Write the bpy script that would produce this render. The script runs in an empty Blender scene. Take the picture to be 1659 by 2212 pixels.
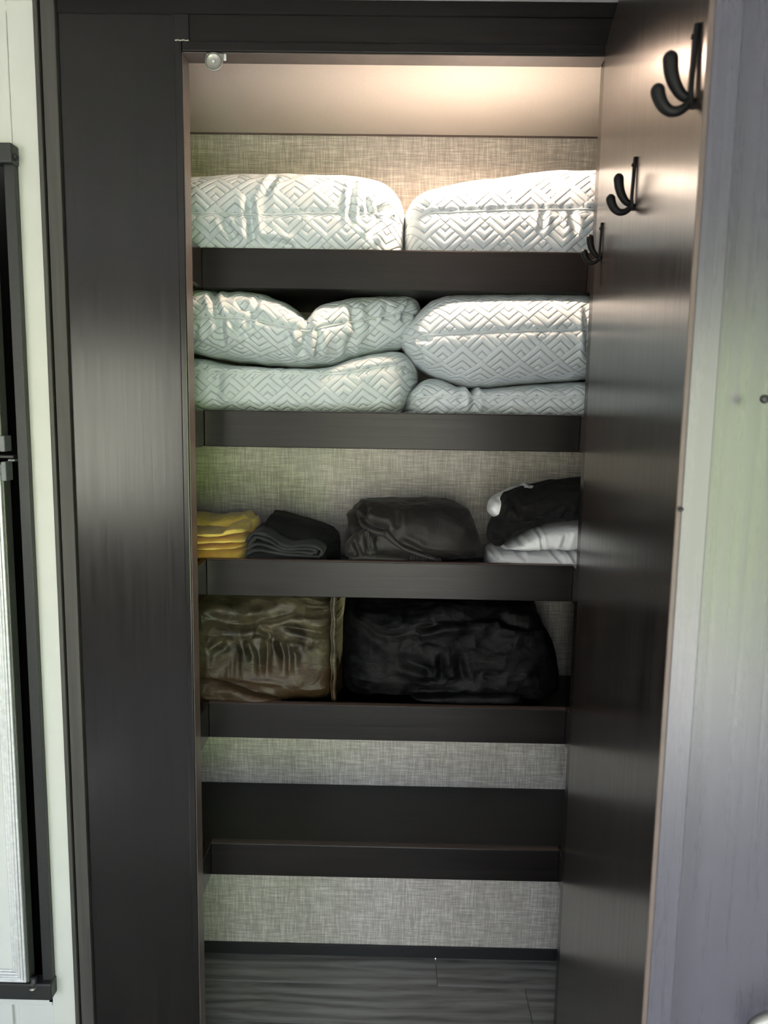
import bpy, bmesh, math, random
import numpy as np
from mathutils import Matrix, Vector

S = bpy.context.scene
COL = S.collection

# ------------------------------------------------------------------ camera
cam_d = bpy.data.cameras.new('camera'); cam = bpy.data.objects.new('camera', cam_d); COL.objects.link(cam)
CR = np.array([0.99978648, 0.01388074, 0.01530781]); CU = np.array([-0.01704199, 0.13491683, 0.99071036])
CF = np.array([-0.01168652, 0.9907597, -0.13512457]); CP = np.array([0.0, -1.3, 1.3572]); FPX = 1677.33
cam.matrix_world = Matrix(((CR[0], CU[0], -CF[0], CP[0]), (CR[1], CU[1], -CF[1], CP[1]), (CR[2], CU[2], -CF[2], CP[2]), (0, 0, 0, 1)))
cam_d.sensor_fit = 'VERTICAL'; cam_d.sensor_height = 36.0; cam_d.lens = 36.0 * FPX / 2212.0
cam_d.dof.use_dof = True; cam_d.dof.focus_distance = 1.45; cam_d.dof.aperture_fstop = 8.5
cam_d.clip_start = 0.02
S.camera = cam

# ------------------------------------------------------------------ sky, sun, exposure
W = bpy.data.worlds.new('sky'); S.world = W; W.use_nodes = True
wn = W.node_tree.nodes; wl = W.node_tree.links
bg = wn['Background']; sky = wn.new('ShaderNodeTexSky'); sky.sky_type = 'NISHITA'; sky.sun_disc = False
sky.sun_elevation = math.radians(48); sky.sun_rotation = math.radians(10); sky.air_density = 1.0; sky.dust_density = 2.0
hs = wn.new('ShaderNodeHueSaturation'); hs.inputs['Saturation'].default_value = .45
wl.new(sky.outputs[0], hs.inputs['Color']); wl.new(hs.outputs[0], bg.inputs[0]); bg.inputs[1].default_value = 1.1
sun_d = bpy.data.lights.new('sun', 'SUN'); sun = bpy.data.objects.new('sun', sun_d); COL.objects.link(sun)
sun_d.energy = 27.5; sun_d.angle = 0.01; sun_d.color = (1.0, 0.97, 0.93)
sun.rotation_euler = (math.radians(-42), 0, math.radians(8))
S.view_settings.view_transform = 'Standard'; S.view_settings.look = 'None'
S.view_settings.gamma = 1.0; S.view_settings.use_curve_mapping = False
S.view_settings.exposure = 1.2
try:
    S.cycles.use_denoising = True
    S.cycles.max_bounces = 10; S.cycles.diffuse_bounces = 6; S.cycles.glossy_bounces = 5
    S.cycles.sample_clamp_indirect = 8.0
    S.cycles.caustics_reflective = False; S.cycles.caustics_refractive = False
except Exception:
    pass
# daylight comes in through these openings of the rear wall (x0, x1, z0, z1)
YB = -2.8
OPEN = [(-2.3, -1.05, 0.75, 1.66), (-0.40, 0.93, 0.08, 1.64)]
for i, (a, b, c, d) in enumerate(OPEN):
    pd = bpy.data.lights.new('window_portal', 'AREA'); po = bpy.data.objects.new('window_portal', pd); COL.objects.link(po)
    pd.shape = 'RECTANGLE'; pd.size = b - a; pd.size_y = d - c; pd.cycles.is_portal = True
    po.location = ((a + b) / 2, YB, (c + d) / 2); po.rotation_euler = (math.radians(90), 0, 0)

# ------------------------------------------------------------------ helpers
def at(px, py, y):
    d = CF * FPX + CR * (px - 829.5) - CU * (py - 1106)
    return CP + d * ((y + 1.3) / d[1])

WL = {}
def root(name, loc, label, cat, group=None):
    o = bpy.data.objects.new(name, None); COL.objects.link(o); o.location = loc; o.empty_display_size = 0.05
    o['label'] = label; o['category'] = cat
    if group: o['group'] = group
    WL[o] = np.array(loc, float); return o
def struct(o):
    o['kind'] = 'structure'; return o
def sroot(name, loc=(0, 0, 0)):
    o = bpy.data.objects.new(name, None); COL.objects.link(o); o.location = loc
    o['kind'] = 'structure'; WL[o] = np.array(loc, float); return o
def tag(o, label, cat, group=None):
    o['label'] = label; o['category'] = cat
    if group: o['group'] = group
    return o
def mk(name, verts, faces, mat, parent=None, smooth=False, label=None, uv=None):
    verts = np.asarray(verts, float)
    if parent is None:
        lo, hi = verts.min(0), verts.max(0); loc = np.array([(lo[0] + hi[0]) / 2, (lo[1] + hi[1]) / 2, lo[2]])
    else:
        loc = WL[parent]
    me = bpy.data.meshes.new(name)
    if isinstance(faces, np.ndarray):
        n = len(faces); k = faces.shape[1]
        me.vertices.add(len(verts)); me.vertices.foreach_set('co', (verts - loc).astype(np.float32).ravel())
        me.loops.add(n * k); me.loops.foreach_set('vertex_index', faces.astype(np.int32).ravel())
        me.polygons.add(n); me.polygons.foreach_set('loop_start', np.arange(0, n * k, k, dtype=np.int32))
        me.update(calc_edges=True); me.validate()
    else:
        me.from_pydata((verts - loc).tolist(), [], faces); me.update()
    if smooth: me.polygons.foreach_set('use_smooth', np.ones(len(me.polygons), bool))
    if mat: me.materials.append(mat)
    o = bpy.data.objects.new(name, me); COL.objects.link(o); WL[o] = loc
    if parent is None: o.location = loc
    else: o.parent = parent
    if label: o['label'] = label
    return o
def bm_obj(name, bm, mat, parent=None, smooth=False, label=None):
    bmesh.ops.recalc_face_normals(bm, faces=bm.faces)
    v = [tuple(x.co) for x in bm.verts]; bm.verts.index_update()
    f = [[x.index for x in q.verts] for q in bm.faces]; bm.free()
    return mk(name, v, f, mat, parent, smooth, label)
def add_box(bm, x0, x1, y0, y1, z0, z1, bev=0.0, seg=1, M=None):
    r = bmesh.ops.create_cube(bm, size=1.0)
    vs = r['verts']
    for v in vs:
        v.co = Vector((x0 + (v.co.x + .5) * (x1 - x0), y0 + (v.co.y + .5) * (y1 - y0), z0 + (v.co.z + .5) * (z1 - z0)))
    if bev > 0:
        es = list({e for v in vs for e in v.link_edges})
        r = bmesh.ops.bevel(bm, geom=es, offset=bev, segments=seg, affect='EDGES', profile=.5)
        vs = list({v for f in r['faces'] for v in f.verts} | {v for v in vs if v.is_valid})
    if M is not None:
        for v in vs: v.co = M @ v.co
    return vs
def box(name, x0, x1, y0, y1, z0, z1, mat, parent=None, bev=0.0, seg=1, M=None, label=None):
    bm = bmesh.new(); add_box(bm, x0, x1, y0, y1, z0, z1, bev, seg, M)
    return bm_obj(name, bm, mat, parent, label=label)
def tube(pts, rad, n=12, squash=None, caps=True):
    """rings along pts (list of 3-vectors) with radii; returns verts, faces. squash=(axis vector, factor)"""
    pts = np.array(pts, float); m = len(pts); rad = np.broadcast_to(np.array(rad, float), (m,))
    T = np.gradient(pts, axis=0); T /= np.linalg.norm(T, axis=1)[:, None] + 1e-9
    up = np.array([0, 0, 1.0]) if abs(T[0][2]) < .9 else np.array([0, 1.0, 0])
    V = []; N = np.cross(T[0], up); N /= np.linalg.norm(N)
    for i in range(m):
        N = N - T[i] * (N @ T[i]); N /= np.linalg.norm(N); B = np.cross(T[i], N)
        for k in range(n):
            a = 2 * math.pi * k / n; off = (N * math.cos(a) + B * math.sin(a)) * rad[i]
            if squash is not None:
                ax, f = squash; off = off + ax * (off @ ax) * (f - 1)
            V.append(pts[i] + off)
    F = [[i * n + k, i * n + (k + 1) % n, (i + 1) * n + (k + 1) % n, (i + 1) * n + k] for i in range(m - 1) for k in range(n)]
    if caps: F += [list(range(n))[::-1], [(m - 1) * n + k for k in range(n)]]
    return V, F
def lathe(prof, axis_o, axis_d, n=28):
    """prof: list of (r, h) along axis_d from axis_o"""
    d = np.array(axis_d, float); d /= np.linalg.norm(d)
    a = np.cross(d, [0, 0, 1.0]) if abs(d[2]) < .9 else np.cross(d, [1.0, 0, 0]); a /= np.linalg.norm(a); b = np.cross(d, a)
    o = np.array(axis_o, float); V = []
    for r, h in prof:
        for k in range(n):
            t = 2 * math.pi * k / n; V.append(o + d * h + (a * math.cos(t) + b * math.sin(t)) * r)
    m = len(prof)
    F = [[i * n + k, i * n + (k + 1) % n, (i + 1) * n + (k + 1) % n, (i + 1) * n + k] for i in range(m - 1) for k in range(n)]
    F += [list(range(n))[::-1], [(m - 1) * n + k for k in range(n)]]
    return V, F

# lattice noise, numpy
_rs = np.random.RandomState(7); _G = _rs.rand(256, 256).astype(np.float64)
def vnoise(x, y):
    xi = np.floor(x).astype(int); yi = np.floor(y).astype(int); fx = x - xi; fy = y - yi
    fx = fx * fx * fx * (fx * (fx * 6 - 15) + 10); fy = fy * fy * fy * (fy * (fy * 6 - 15) + 10)
    g = lambda a, b: _G[a & 255, b & 255]
    return (g(xi, yi) * (1 - fx) + g(xi + 1, yi) * fx) * (1 - fy) + (g(xi, yi + 1) * (1 - fx) + g(xi + 1, yi + 1) * fx) * fy - .5
def fbm(x, y, o=4):
    r = 0; a = 1.0
    for k in range(o): r = r + a * vnoise(x * 2 ** k + 17.3 * k, y * 2 ** k + 9.1 * k); a *= .5
    return r
def ridge(x, y, o=3):
    r = 0; a = 1.0
    for k in range(o): r = r + a * (1 - 2.2 * np.abs(vnoise(x * 2 ** k + 31.7 * k, y * 2 ** k + 3.3 * k))) ** 2; a *= .5
    return r - .8

# ------------------------------------------------------------------ materials
def new_mat(name):
    m = bpy.data.materials.new(name); m.use_nodes = True; n = m.node_tree.nodes; l = m.node_tree.links
    return m, n, l, n['Principled BSDF']
def coords(n, l, scale, rot=(0, 0, 0)):
    tc = n.new('ShaderNodeTexCoord'); mp = n.new('ShaderNodeMapping'); mp.inputs['Scale'].default_value = scale
    mp.inputs['Rotation'].default_value = rot
    l.new(tc.outputs['Object'], mp.inputs['Vector']); return mp.outputs[0]
def noise(n, l, vec, scale, detail=3, rough=.55, dist=0.0):
    t = n.new('ShaderNodeTexNoise'); t.inputs['Scale'].default_value = scale; t.inputs['Detail'].default_value = detail
    t.inputs['Roughness'].default_value = rough; t.inputs['Distortion'].default_value = dist; l.new(vec, t.inputs['Vector']); return t.outputs['Fac']
def ramp(n, l, fac, stops):
    r = n.new('ShaderNodeValToRGB'); e = r.color_ramp.elements
    e[0].position, e[0].color = stops[0][0], (*stops[0][1], 1); e[1].position, e[1].color = stops[-1][0], (*stops[-1][1], 1)
    for p, c in stops[1:-1]:
        q = e.new(p); q.color = (*c, 1)
    l.new(fac, r.inputs[0]); return r.outputs[0]
def math_(n, l, op, a, b):
    t = n.new('ShaderNodeMath'); t.operation = op
    for i, v in enumerate((a, b)):
        if isinstance(v, (int, float)): t.inputs[i].default_value = v
        else: l.new(v, t.inputs[i])
    return t.outputs[0]
def bump(n, l, bs, h, strength, dist=.001):
    b = n.new('ShaderNodeBump'); b.inputs['Strength'].default_value = strength; b.inputs['Distance'].default_value = dist
    l.new(h, b.inputs['Height']); l.new(b.outputs[0], bs.inputs['Normal'])
def laminate(name, axis, c0, c1, rough=.3, spec=.5, bstr=.25, ior=1.5):
    m, n, l, b = new_mat(name)
    hi, lo = 140.0, 4.0
    sc = [hi] * 3; sc[axis] = lo
    v = coords(n, l, tuple(sc)); f = noise(n, l, v, 1.0, 5, .6, .4)
    sc2 = [26.0] * 3; sc2[axis] = 1.6
    f2 = noise(n, l, coords(n, l, tuple(sc2)), 1.0, 3, .5, 1.2)
    mix = math_(n, l, 'ADD', math_(n, l, 'MULTIPLY', f, .6), math_(n, l, 'MULTIPLY', f2, .4))
    l.new(ramp(n, l, mix, [(.35, c0), (.65, c1)]), b.inputs['Base Color'])
    b.inputs['Roughness'].default_value = rough; b.inputs['Specular IOR Level'].default_value = spec; b.inputs['IOR'].default_value = ior
    rr = math_(n, l, 'ADD', math_(n, l, 'MULTIPLY', f, .12), rough - .06); l.new(rr, b.inputs['Roughness'])
    # cathedral pore lines
    sc3 = [60.0] * 3; sc3[axis] = 2.0
    w = n.new('ShaderNodeTexWave'); w.inputs['Scale'].default_value = 1.0; w.inputs['Distortion'].default_value = 9.0
    w.inputs['Detail'].default_value = 2; w.bands_direction = 'X' if axis != 0 else 'Z'
    l.new(coords(n, l, tuple(x * .25 for x in sc3)), w.inputs['Vector'])
    pr = ramp(n, l, w.outputs['Fac'], [(0.0, (0, 0, 0)), (.16, (1, 1, 1))])
    pb = n.new('ShaderNodeRGBToBW'); l.new(pr, pb.inputs[0])
    bump(n, l, b, math_(n, l, 'ADD', math_(n, l, 'MULTIPLY', f, .6), math_(n, l, 'MULTIPLY', pb.outputs[0], .22)), bstr, .0006)
    return m
def plain(name, c, rough=.5, metal=0.0, nscale=60, var=.12, bstr=0.0, spec=.5):
    m, n, l, b = new_mat(name)
    f = noise(n, l, coords(n, l, (1, 1, 1)), nscale, 3)
    l.new(ramp(n, l, f, [(.3, tuple(x * (1 - var) for x in c)), (.7, tuple(min(1, x * (1 + var)) for x in c))]), b.inputs['Base Color'])
    b.inputs['Roughness'].default_value = rough; b.inputs['Metallic'].default_value = metal; b.inputs['Specular IOR Level'].default_value = spec
    if bstr: bump(n, l, b, f, bstr)
    return m
def cloth(name, c, var=.1, sheen=.2, weave=900, bstr=.15, rough=.85, spec=.2, sheen_tint=None):
    m, n, l, b = new_mat(name)
    f = noise(n, l, coords(n, l, (1, 1, 1)), 25, 4); w = noise(n, l, coords(n, l, (1, 1, 1)), weave, 2)
    l.new(ramp(n, l, f, [(.3, tuple(x * (1 - var) for x in c)), (.7, tuple(min(1, x * (1 + var)) for x in c))]), b.inputs['Base Color'])
    b.inputs['Roughness'].default_value = rough; b.inputs['Specular IOR Level'].default_value = spec
    b.inputs['Sheen Weight'].default_value = sheen; b.inputs['Sheen Roughness'].default_value = .4
    if sheen_tint: b.inputs['Sheen Tint'].default_value = (*sheen_tint, 1)
    bump(n, l, b, w, bstr, .0006); return m
def velvet(name, dark, light, sheen, rough=.45, sheen_band=None):
    m, n, l, b = new_mat(name)
    v = coords(n, l, (1, 1, 1.6)); f = noise(n, l, v, 14, 4, .6, 1.2); g = noise(n, l, coords(n, l, (1, 1, 1)), 700, 2)
    colr = ramp(n, l, f, [(.36, dark), (.64, light)])
    if sheen_band:  # sheen highlight put into the colour by height, browner face-on pile below
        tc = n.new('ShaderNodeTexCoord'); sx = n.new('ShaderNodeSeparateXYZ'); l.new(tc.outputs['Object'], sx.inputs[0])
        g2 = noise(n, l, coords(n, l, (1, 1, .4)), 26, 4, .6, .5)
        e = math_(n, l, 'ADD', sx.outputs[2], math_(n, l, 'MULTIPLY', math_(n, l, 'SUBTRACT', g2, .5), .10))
        mr = n.new('ShaderNodeMapRange'); mr.inputs['From Min'].default_value = sheen_band[0]; mr.inputs['From Max'].default_value = sheen_band[1]; l.new(e, mr.inputs['Value'])
        mx = n.new('ShaderNodeMix'); mx.data_type = 'RGBA'; l.new(mr.outputs[0], mx.inputs['Factor']); mx.inputs[6].default_value = (*sheen_band[2], 1); l.new(colr, mx.inputs[7]); colr = mx.outputs[2]
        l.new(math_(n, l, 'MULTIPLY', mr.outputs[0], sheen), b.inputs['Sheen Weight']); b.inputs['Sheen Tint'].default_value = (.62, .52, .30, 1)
    l.new(colr, b.inputs['Base Color'])
    b.inputs['Roughness'].default_value = rough; b.inputs['Specular IOR Level'].default_value = .35 if sheen > 0 else .12
    if not sheen_band: b.inputs['Sheen Weight'].default_value = sheen
    b.inputs['Sheen Roughness'].default_value = .3
    h = math_(n, l, 'ADD', math_(n, l, 'MULTIPLY', f, 3.0), math_(n, l, 'MULTIPLY', g, .25))
    bump(n, l, b, h, .5, .002); return m

DK0, DK1 = (.0050, .0042, .0040), (.012, .0100, .0095)
M_lamV = laminate('espresso_laminate_upright', 2, DK0, DK1, .21, .45, .14)
M_lamH = laminate('espresso_laminate_level', 0, DK0, DK1, .32, .27)
M_door = laminate('espresso_laminate_door', 2, DK0, (.028, .023, .021), .24, .6, .12, 1.68)
M_trim = laminate('greyed_trim_laminate', 2, (.050, .046, .043), (.075, .069, .064), .5, .4)
M_pass = laminate('mauve_grey_laminate', 2, (.062, .059, .078), (.076, .072, .095), .28, .6, .14, 1.6)
M_edge = plain('taupe_edge_band', (.12, .087, .075), .45, nscale=40)
M_lining = plain('taupe_lining', (.115, .096, .090), .36, nscale=40)
M_edge2 = plain('dark_edge_band', (.036, .028, .025), .4, nscale=40)
M_gap = plain('shadow_gap_black', (.003, .003, .003), .9, spec=.05)
M_white = plain('white_panel', (.63, .625, .595), .45, nscale=8, var=.015)
M_whitecab = plain('white_cabinet', (.62, .62, .62), .4, nscale=8, var=.01)
M_black = plain('black_plastic', (.020, .021, .021), .45, nscale=200)
M_blackm = plain('matte_black_metal', (.006, .006, .006), .5, nscale=200, spec=.22)
M_greyp = plain('grey_door_edge', (.09, .095, .085), .35, nscale=100)
M_silver = plain('brushed_silver', (.72, .72, .74), .35, .35, 120, .12)
M_chrome = plain('satin_nickel', (.62, .60, .55), .28, 1.0, 120, .08)
M_roomw = plain('room_greige', (.50, .49, .47), .7, nscale=6, var=.02)
M_ceil = plain('ceiling_white', (.85, .86, .85), .7, nscale=150, var=.05, bstr=.3)
M_clceil = plain('closet_ceiling_board', (.72, .66, .60), .75, nscale=220, var=.03, bstr=.25)
M_hinge = plain('hinge_grey', (.16, .17, .18), .4, nscale=80)
M_mag = plain('dull_nickel', (.36, .35, .32), .38, .6, 120, .06)
M_glue = plain('dried_glue', (.45, .43, .36), .6, nscale=300, var=.3)

def textile():
    m, n, l, b = new_mat('woven_wallcovering')
    fv = noise(n, l, coords(n, l, (520, 1, 26)), 1.0, 2, .6); fh = noise(n, l, coords(n, l, (26, 1, 520)), 1.0, 2, .6)
    big = noise(n, l, coords(n, l, (1, 1, 1)), 30, 3)
    s = math_(n, l, 'ADD', math_(n, l, 'MULTIPLY', fv, .5), math_(n, l, 'MULTIPLY', fh, .5))
    s = math_(n, l, 'ADD', s, math_(n, l, 'MULTIPLY', math_(n, l, 'SUBTRACT', big, .5), .12))
    l.new(ramp(n, l, s, [(.36, (.37, .34, .295)), (.5, (.53, .495, .44)), (.64, (.80, .755, .68))]), b.inputs['Base Color'])
    b.inputs['Roughness'].default_value = .42; b.inputs['Specular IOR Level'].default_value = .45
    bump(n, l, b, s, .4, .0006); return m
M_text = textile()
def plankmat():
    m, n, l, b = new_mat('grey_vinyl_plank')
    oi = n.new('ShaderNodeObjectInfo')
    v = n.new('ShaderNodeVectorMath'); v.operation = 'ADD'
    cb = n.new('ShaderNodeCombineXYZ'); l.new(math_(n, l, 'MULTIPLY', oi.outputs['Random'], 37.0), cb.inputs[0]); l.new(math_(n, l, 'MULTIPLY', oi.outputs['Random'], 11.0), cb.inputs[1])
    tc = n.new('ShaderNodeTexCoord'); l.new(tc.outputs['Object'], v.inputs[0]); l.new(cb.outputs[0], v.inputs[1])
    mp = n.new('ShaderNodeMapping'); mp.inputs['Scale'].default_value = (3, 34, 1); l.new(v.outputs[0], mp.inputs['Vector'])
    f = noise(n, l, mp.outputs[0], 1.0, 5, .6, 1.5)
    mp2 = n.new('ShaderNodeMapping'); mp2.inputs['Scale'].default_value = (2.2, 9, 1); l.new(v.outputs[0], mp2.inputs['Vector'])
    w = n.new('ShaderNodeTexWave'); w.bands_direction = 'Y'; w.inputs['Scale'].default_value = 1.2; w.inputs['Distortion'].default_value = 6; w.inputs['Detail'].default_value = 3
    l.new(mp2.outputs[0], w.inputs['Vector'])
    s = math_(n, l, 'ADD', math_(n, l, 'MULTIPLY', f, .75), math_(n, l, 'MULTIPLY', w.outputs['Fac'], .2))
    s = math_(n, l, 'ADD', s, math_(n, l, 'MULTIPLY', math_(n, l, 'SUBTRACT', oi.outputs['Random'], .5), .12))
    l.new(ramp(n, l, s, [(.28, (.10, .096, .09)), (.48, (.22, .213, .20)), (.68, (.34, .333, .315))]), b.inputs['Base Color'])
    b.inputs['Roughness'].default_value = .42; bump(n, l, b, f, .2, .0006); return m
M_plank = plankmat()
M_pillow = cloth('white_quilted_knit', (.60, .66, .685), .02, .12, 1400, .12, .8, .2)
def quilt_relief(m, c=.0345, h=.030, ribs=4):
    # stitched chevron ribs in fabric coordinates (UV map 'fabric' holds the metres along and across the cover)
    n = m.node_tree.nodes; l = m.node_tree.links; b = n['Principled BSDF']
    uv = n.new('ShaderNodeUVMap'); uv.uv_map = 'fabric'; sp = n.new('ShaderNodeSeparateXYZ'); l.new(uv.outputs[0], sp.inputs[0])
    mm = lambda op, a, b_=0.0: math_(n, l, op, a, b_)
    u = mm('DIVIDE', sp.outputs[0], c); v = mm('DIVIDE', sp.outputs[1], h)
    p = mm('MULTIPLY', mm('ADD', u, v), .5); q = mm('MULTIPLY', mm('SUBTRACT', u, v), .5)
    dp_ = mm('SUBTRACT', p, mm('ROUND', p)); dq = mm('SUBTRACT', q, mm('ROUND', q))
    du = mm('ABSOLUTE', mm('ADD', dp_, dq)); dv = mm('SUBTRACT', dp_, dq)
    f = mm('FRACT', mm('MULTIPLY', mm('SUBTRACT', 1.0, mm('ADD', dv, du)), ribs / 2))
    rib = mm('SUBTRACT', 1.0, mm('POWER', mm('ABSOLUTE', mm('SUBTRACT', mm('MULTIPLY', f, 2.0), 1.0)), 7.0))
    e = n.new('ShaderNodeMapRange'); e.interpolation_type = 'SMOOTHSTEP'; e.inputs['From Min'].default_value = 0; e.inputs['From Max'].default_value = .11
    l.new(mm('SUBTRACT', 1.0, mm('SUBTRACT', du, dv)), e.inputs['Value'])
    hgt = mm('MULTIPLY', rib, mm('ADD', .92, mm('MULTIPLY', e.outputs[0], .08)))
    old = b.inputs['Normal'].links[0].from_node
    bp = n.new('ShaderNodeBump'); bp.inputs['Strength'].default_value = .85; bp.inputs['Distance'].default_value = .0018
    l.new(hgt, bp.inputs['Height']); l.new(old.outputs[0], bp.inputs['Normal']); l.new(bp.outputs[0], b.inputs['Normal'])
quilt_relief(M_pillow)
M_seam = cloth('white_piping', (.66, .70, .71), .02, .1, 1400, .1)
M_yellow = cloth('yellow_fleece', (.92, .66, .15), .10, .3, 700, .35)
M_grey = cloth('dark_grey_jersey', (.030, .031, .034), .15, .08, 900, .2)
M_blackc = cloth('black_cotton', (.008, .008, .0085), .15, .03, 900, .2)
M_char = cloth('charcoal_satin_cotton', (.026, .0235, .022), .10, .06, 1200, .1, .55, .35)
M_whitec = cloth('white_cotton_sheet', (.88, .89, .90), .02, .1, 1200, .1, .75)
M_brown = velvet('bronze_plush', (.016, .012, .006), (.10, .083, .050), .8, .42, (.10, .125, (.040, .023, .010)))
M_bplush = velvet('black_plush', (.0012, .0012, .0015), (.010, .010, .010), .0, .5)

# ------------------------------------------------------------------ room shell
XL, XR, ZC = -2.7, 0.985, 1.981
struct(box('floor', XL, XR, YB, .62, -.06, -.004, M_plank))
fl = bpy.data.objects['floor']; WLf = WL[fl]
rng = random.Random(3)
yb = .4903; row = 0
joints = {0: .1243, 1: .3304, 2: -.12, 3: .42, 4: .05}
while yb > -.75:
    y0 = yb - .1205; j = joints.get(row, rng.uniform(-.4, .4))
    for (a, b) in ((j - 1.2, j), (j, j + 1.2)):
        a = max(a, -1.3); b = min(b, XR)
        if y0 > 0: a, b = max(a, -.498), min(b, .448)
        if b - a > .02: box('plank', a + .0006, b - .0006, y0 + .0006, yb - .0006, -.004, .0, M_plank, fl, .0007)
    yb = y0; row += 1
struct(box('ceiling', XL, XR, YB, .02, ZC, ZC + .05, M_ceil))
struct(box('wall_left', XL - .05, XL, YB, .2, 0, ZC, M_roomw))
struct(box('wall_right', XR, XR + .05, YB, .2, 0, ZC, M_roomw))
wb = sroot('wall_back', (0, YB, 0))
xs = [XL - .05] + [v for o in OPEN for v in o[:2]] + [XR + .05]
for i in range(0, len(xs), 2):
    box('wall_panel', xs[i], xs[i + 1], YB - .06, YB, 0, ZC, M_roomw, wb)
for (a, b, c, d) in OPEN:
    box('wall_panel', a, b, YB - .06, YB, 0, c, M_roomw, wb); box('wall_panel', a, b, YB - .06, YB, d, ZC, M_roomw, wb)
for i, (a, b, c, d) in enumerate(OPEN):
    w = sroot('window_%d' % (i + 1), ((a + b) / 2, YB, c))
    for q in ((a, a + .035, c, d), (b - .035, b, c, d), (a + .035, b - .035, c, c + .035), (a + .035, b - .035, d - .035, d)):
        box('frame', q[0], q[1], YB - .05, YB + .012, q[2], q[3], M_black, w, .003)
# outdoors behind the photographer
M_lawn = plain('lawn', (.38, .37, .36), .9, nscale=12, var=.35)
M_patio = plain('patio_gravel', (.42, .42, .45), .9, nscale=30, var=.2)
M_leaf = plain('hedge_leaf', (.32, .32, .27), .7, nscale=9, var=.45)
struct(box('ground_patio', -5, 4, -5.4, YB - .1, -.9, -.8, M_patio))
struct(box('ground_lawn', -30, 30, -40, -5.4, -.95, -.82, M_lawn))
U, V_ = np.meshgrid(np.linspace(-12, 11, 150), np.linspace(0, 1, 40), indexing='ij')
hz = -.85 + V_ * (3.2 + .9 * fbm(U * .5, U * 0 + 3.3)); hy = -9.5 - 1.6 * V_ ** 2 + .9 * fbm(U * 1.1, V_ * 5) + .35 * fbm(U * 4, V_ * 14)
nu, nv = U.shape; idx = np.arange(nu * nv).reshape(nu, nv)
ff = np.stack([idx[:-1, :-1], idx[1:, :-1], idx[1:, 1:], idx[:-1, 1:]], -1).reshape(-1, 4)
struct(mk('landscape_hedge', np.stack([U, hy, hz], -1).reshape(-1, 3), ff, M_leaf, smooth=True))

M_leaf2 = plain('shrub_leaf', (.26, .38, .11), .7, nscale=7, var=.35)
U, V_ = np.meshgrid(np.linspace(1.5, 4.0, 90), np.linspace(0, 1, 40), indexing='ij')
hz = -.85 + V_ * (2.75 + .5 * fbm(U * .8, U * 0 + 1.3)) * (np.clip(1 - np.abs((U - 2.75) / 1.9) ** 4, .05, 1)); hy = -7.9 - 1.2 * V_ ** 2 + .5 * fbm(U * 1.3, V_ * 5 + 8) + .3 * fbm(U * 4, V_ * 14)
nu, nv = U.shape; idx = np.arange(nu * nv).reshape(nu, nv)
ff = np.stack([idx[:-1, :-1], idx[1:, :-1], idx[1:, 1:], idx[:-1, 1:]], -1).reshape(-1, 4)
struct(mk('landscape_shrub', np.stack([U, hy, hz], -1).reshape(-1, 3), ff, M_leaf2, smooth=True))
M_bounce = plain('pale_bounce_rug', (.58, .56, .58), .95, nscale=60, var=.1)
struct(box('added_bounce_rug', -2.55, .9, -2.7, -.82, -.002, .008, M_bounce, None, .003))  # unseen pale rug, added to bounce daylight onto the low walls and shelves

# white panelling around the refrigerator, left of the closet
wf = sroot('wall_front', (-1.2, .01, 0))
box('stile', -.6225, -.5735, .010, .040, 0, ZC, M_white, wf, .0008)
box('top_panel', XL, -.6240, .0108, .040, 1.7605, ZC, M_white, wf, .0008)
box('fill_panel', XL, -1.30, .011, .040, 0.30, 1.7600, M_white, wf)
box('fill_panel', .43, XR, .0, .040, 0, ZC, M_lamV, wf)

box('lower_rail', -1.3, -.6240, .0108, .040, .2319, .2640, M_whitecab, wf, .0008)
box('lower_panel', -1.3, -.7022, .0150, .040, 0.0, .2310, M_whitecab, wf, .0008)
box('lower_panel', -.6900, -.6240, .0150, .040, 0.0, .2310, M_whitecab, wf, .0008)
box('lower_groove', -.7022, -.6900, .0230, .040, 0.0, .2310, M_whitecab, wf)

# ------------------------------------------------------------------ closet
ZT = 1.9039; XO, XH = -.344, .322
cl = root('linen_closet', (-.05, .02, 0), 'tall dark espresso built-in linen closet with five railed shelves, standing open', 'closet')
box('scribe_strip', -.5755, -.5677, -.004, .02, 0, ZC, M_trim, cl, .002, 2)
box('shadow_gap', -.5680, -.5630, .004, .02, 0, ZC, M_gap, cl)
box('edge_trim', -.5632, -.5402, -.005, .02, 0, ZC, M_trim, cl, .0015, 2, label='greyer vertical trim strip')
box('shadow_gap', -.5405, -.5380, .006, .02, 0, ZC, M_gap, cl)
box('left_panel', -.5392, -.3555, .003, .02, 0, 1.9590, M_lamV, cl)
def stile(x0, x1, z0, z1, right):
    bm = bmesh.new(); add_box(bm, x0, x1, 0, .04, z0, z1, .0022, 3); return bm_obj('stile', bm, M_lamV, cl)
stile(-.3559, XO, 0, 1.9199, True)
box('stile', -.3559, -.3326, 0, .04, 1.9200, 1.9592, M_lamV, cl, .0008)
stile(XH, .43, 0, ZT + .0155, False)
box('top_rail', -.5382, .43, 0, .04, 1.9590, ZC, M_lamH, cl, .0008)
box('header_panel', -.3326, .43, .003, .02, 1.9200, 1.9590, M_lamH, cl)
bm = bmesh.new(); add_box(bm, XO, .43, 0, .04, ZT, 1.9199, .0022, 3); bm_obj('header_rail', bm, M_lamH, cl)
box('jamb_lining', -.3445, -.3430, .0025, .0398, .0, 1.9034, M_lining, cl, label='lighter taupe jamb edge')
box('header_lining', XO + .0015, XH - .001, .0025, .0398, 1.9026, 1.9042, M_lining, cl, label='lighter taupe underside of the header')
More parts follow.
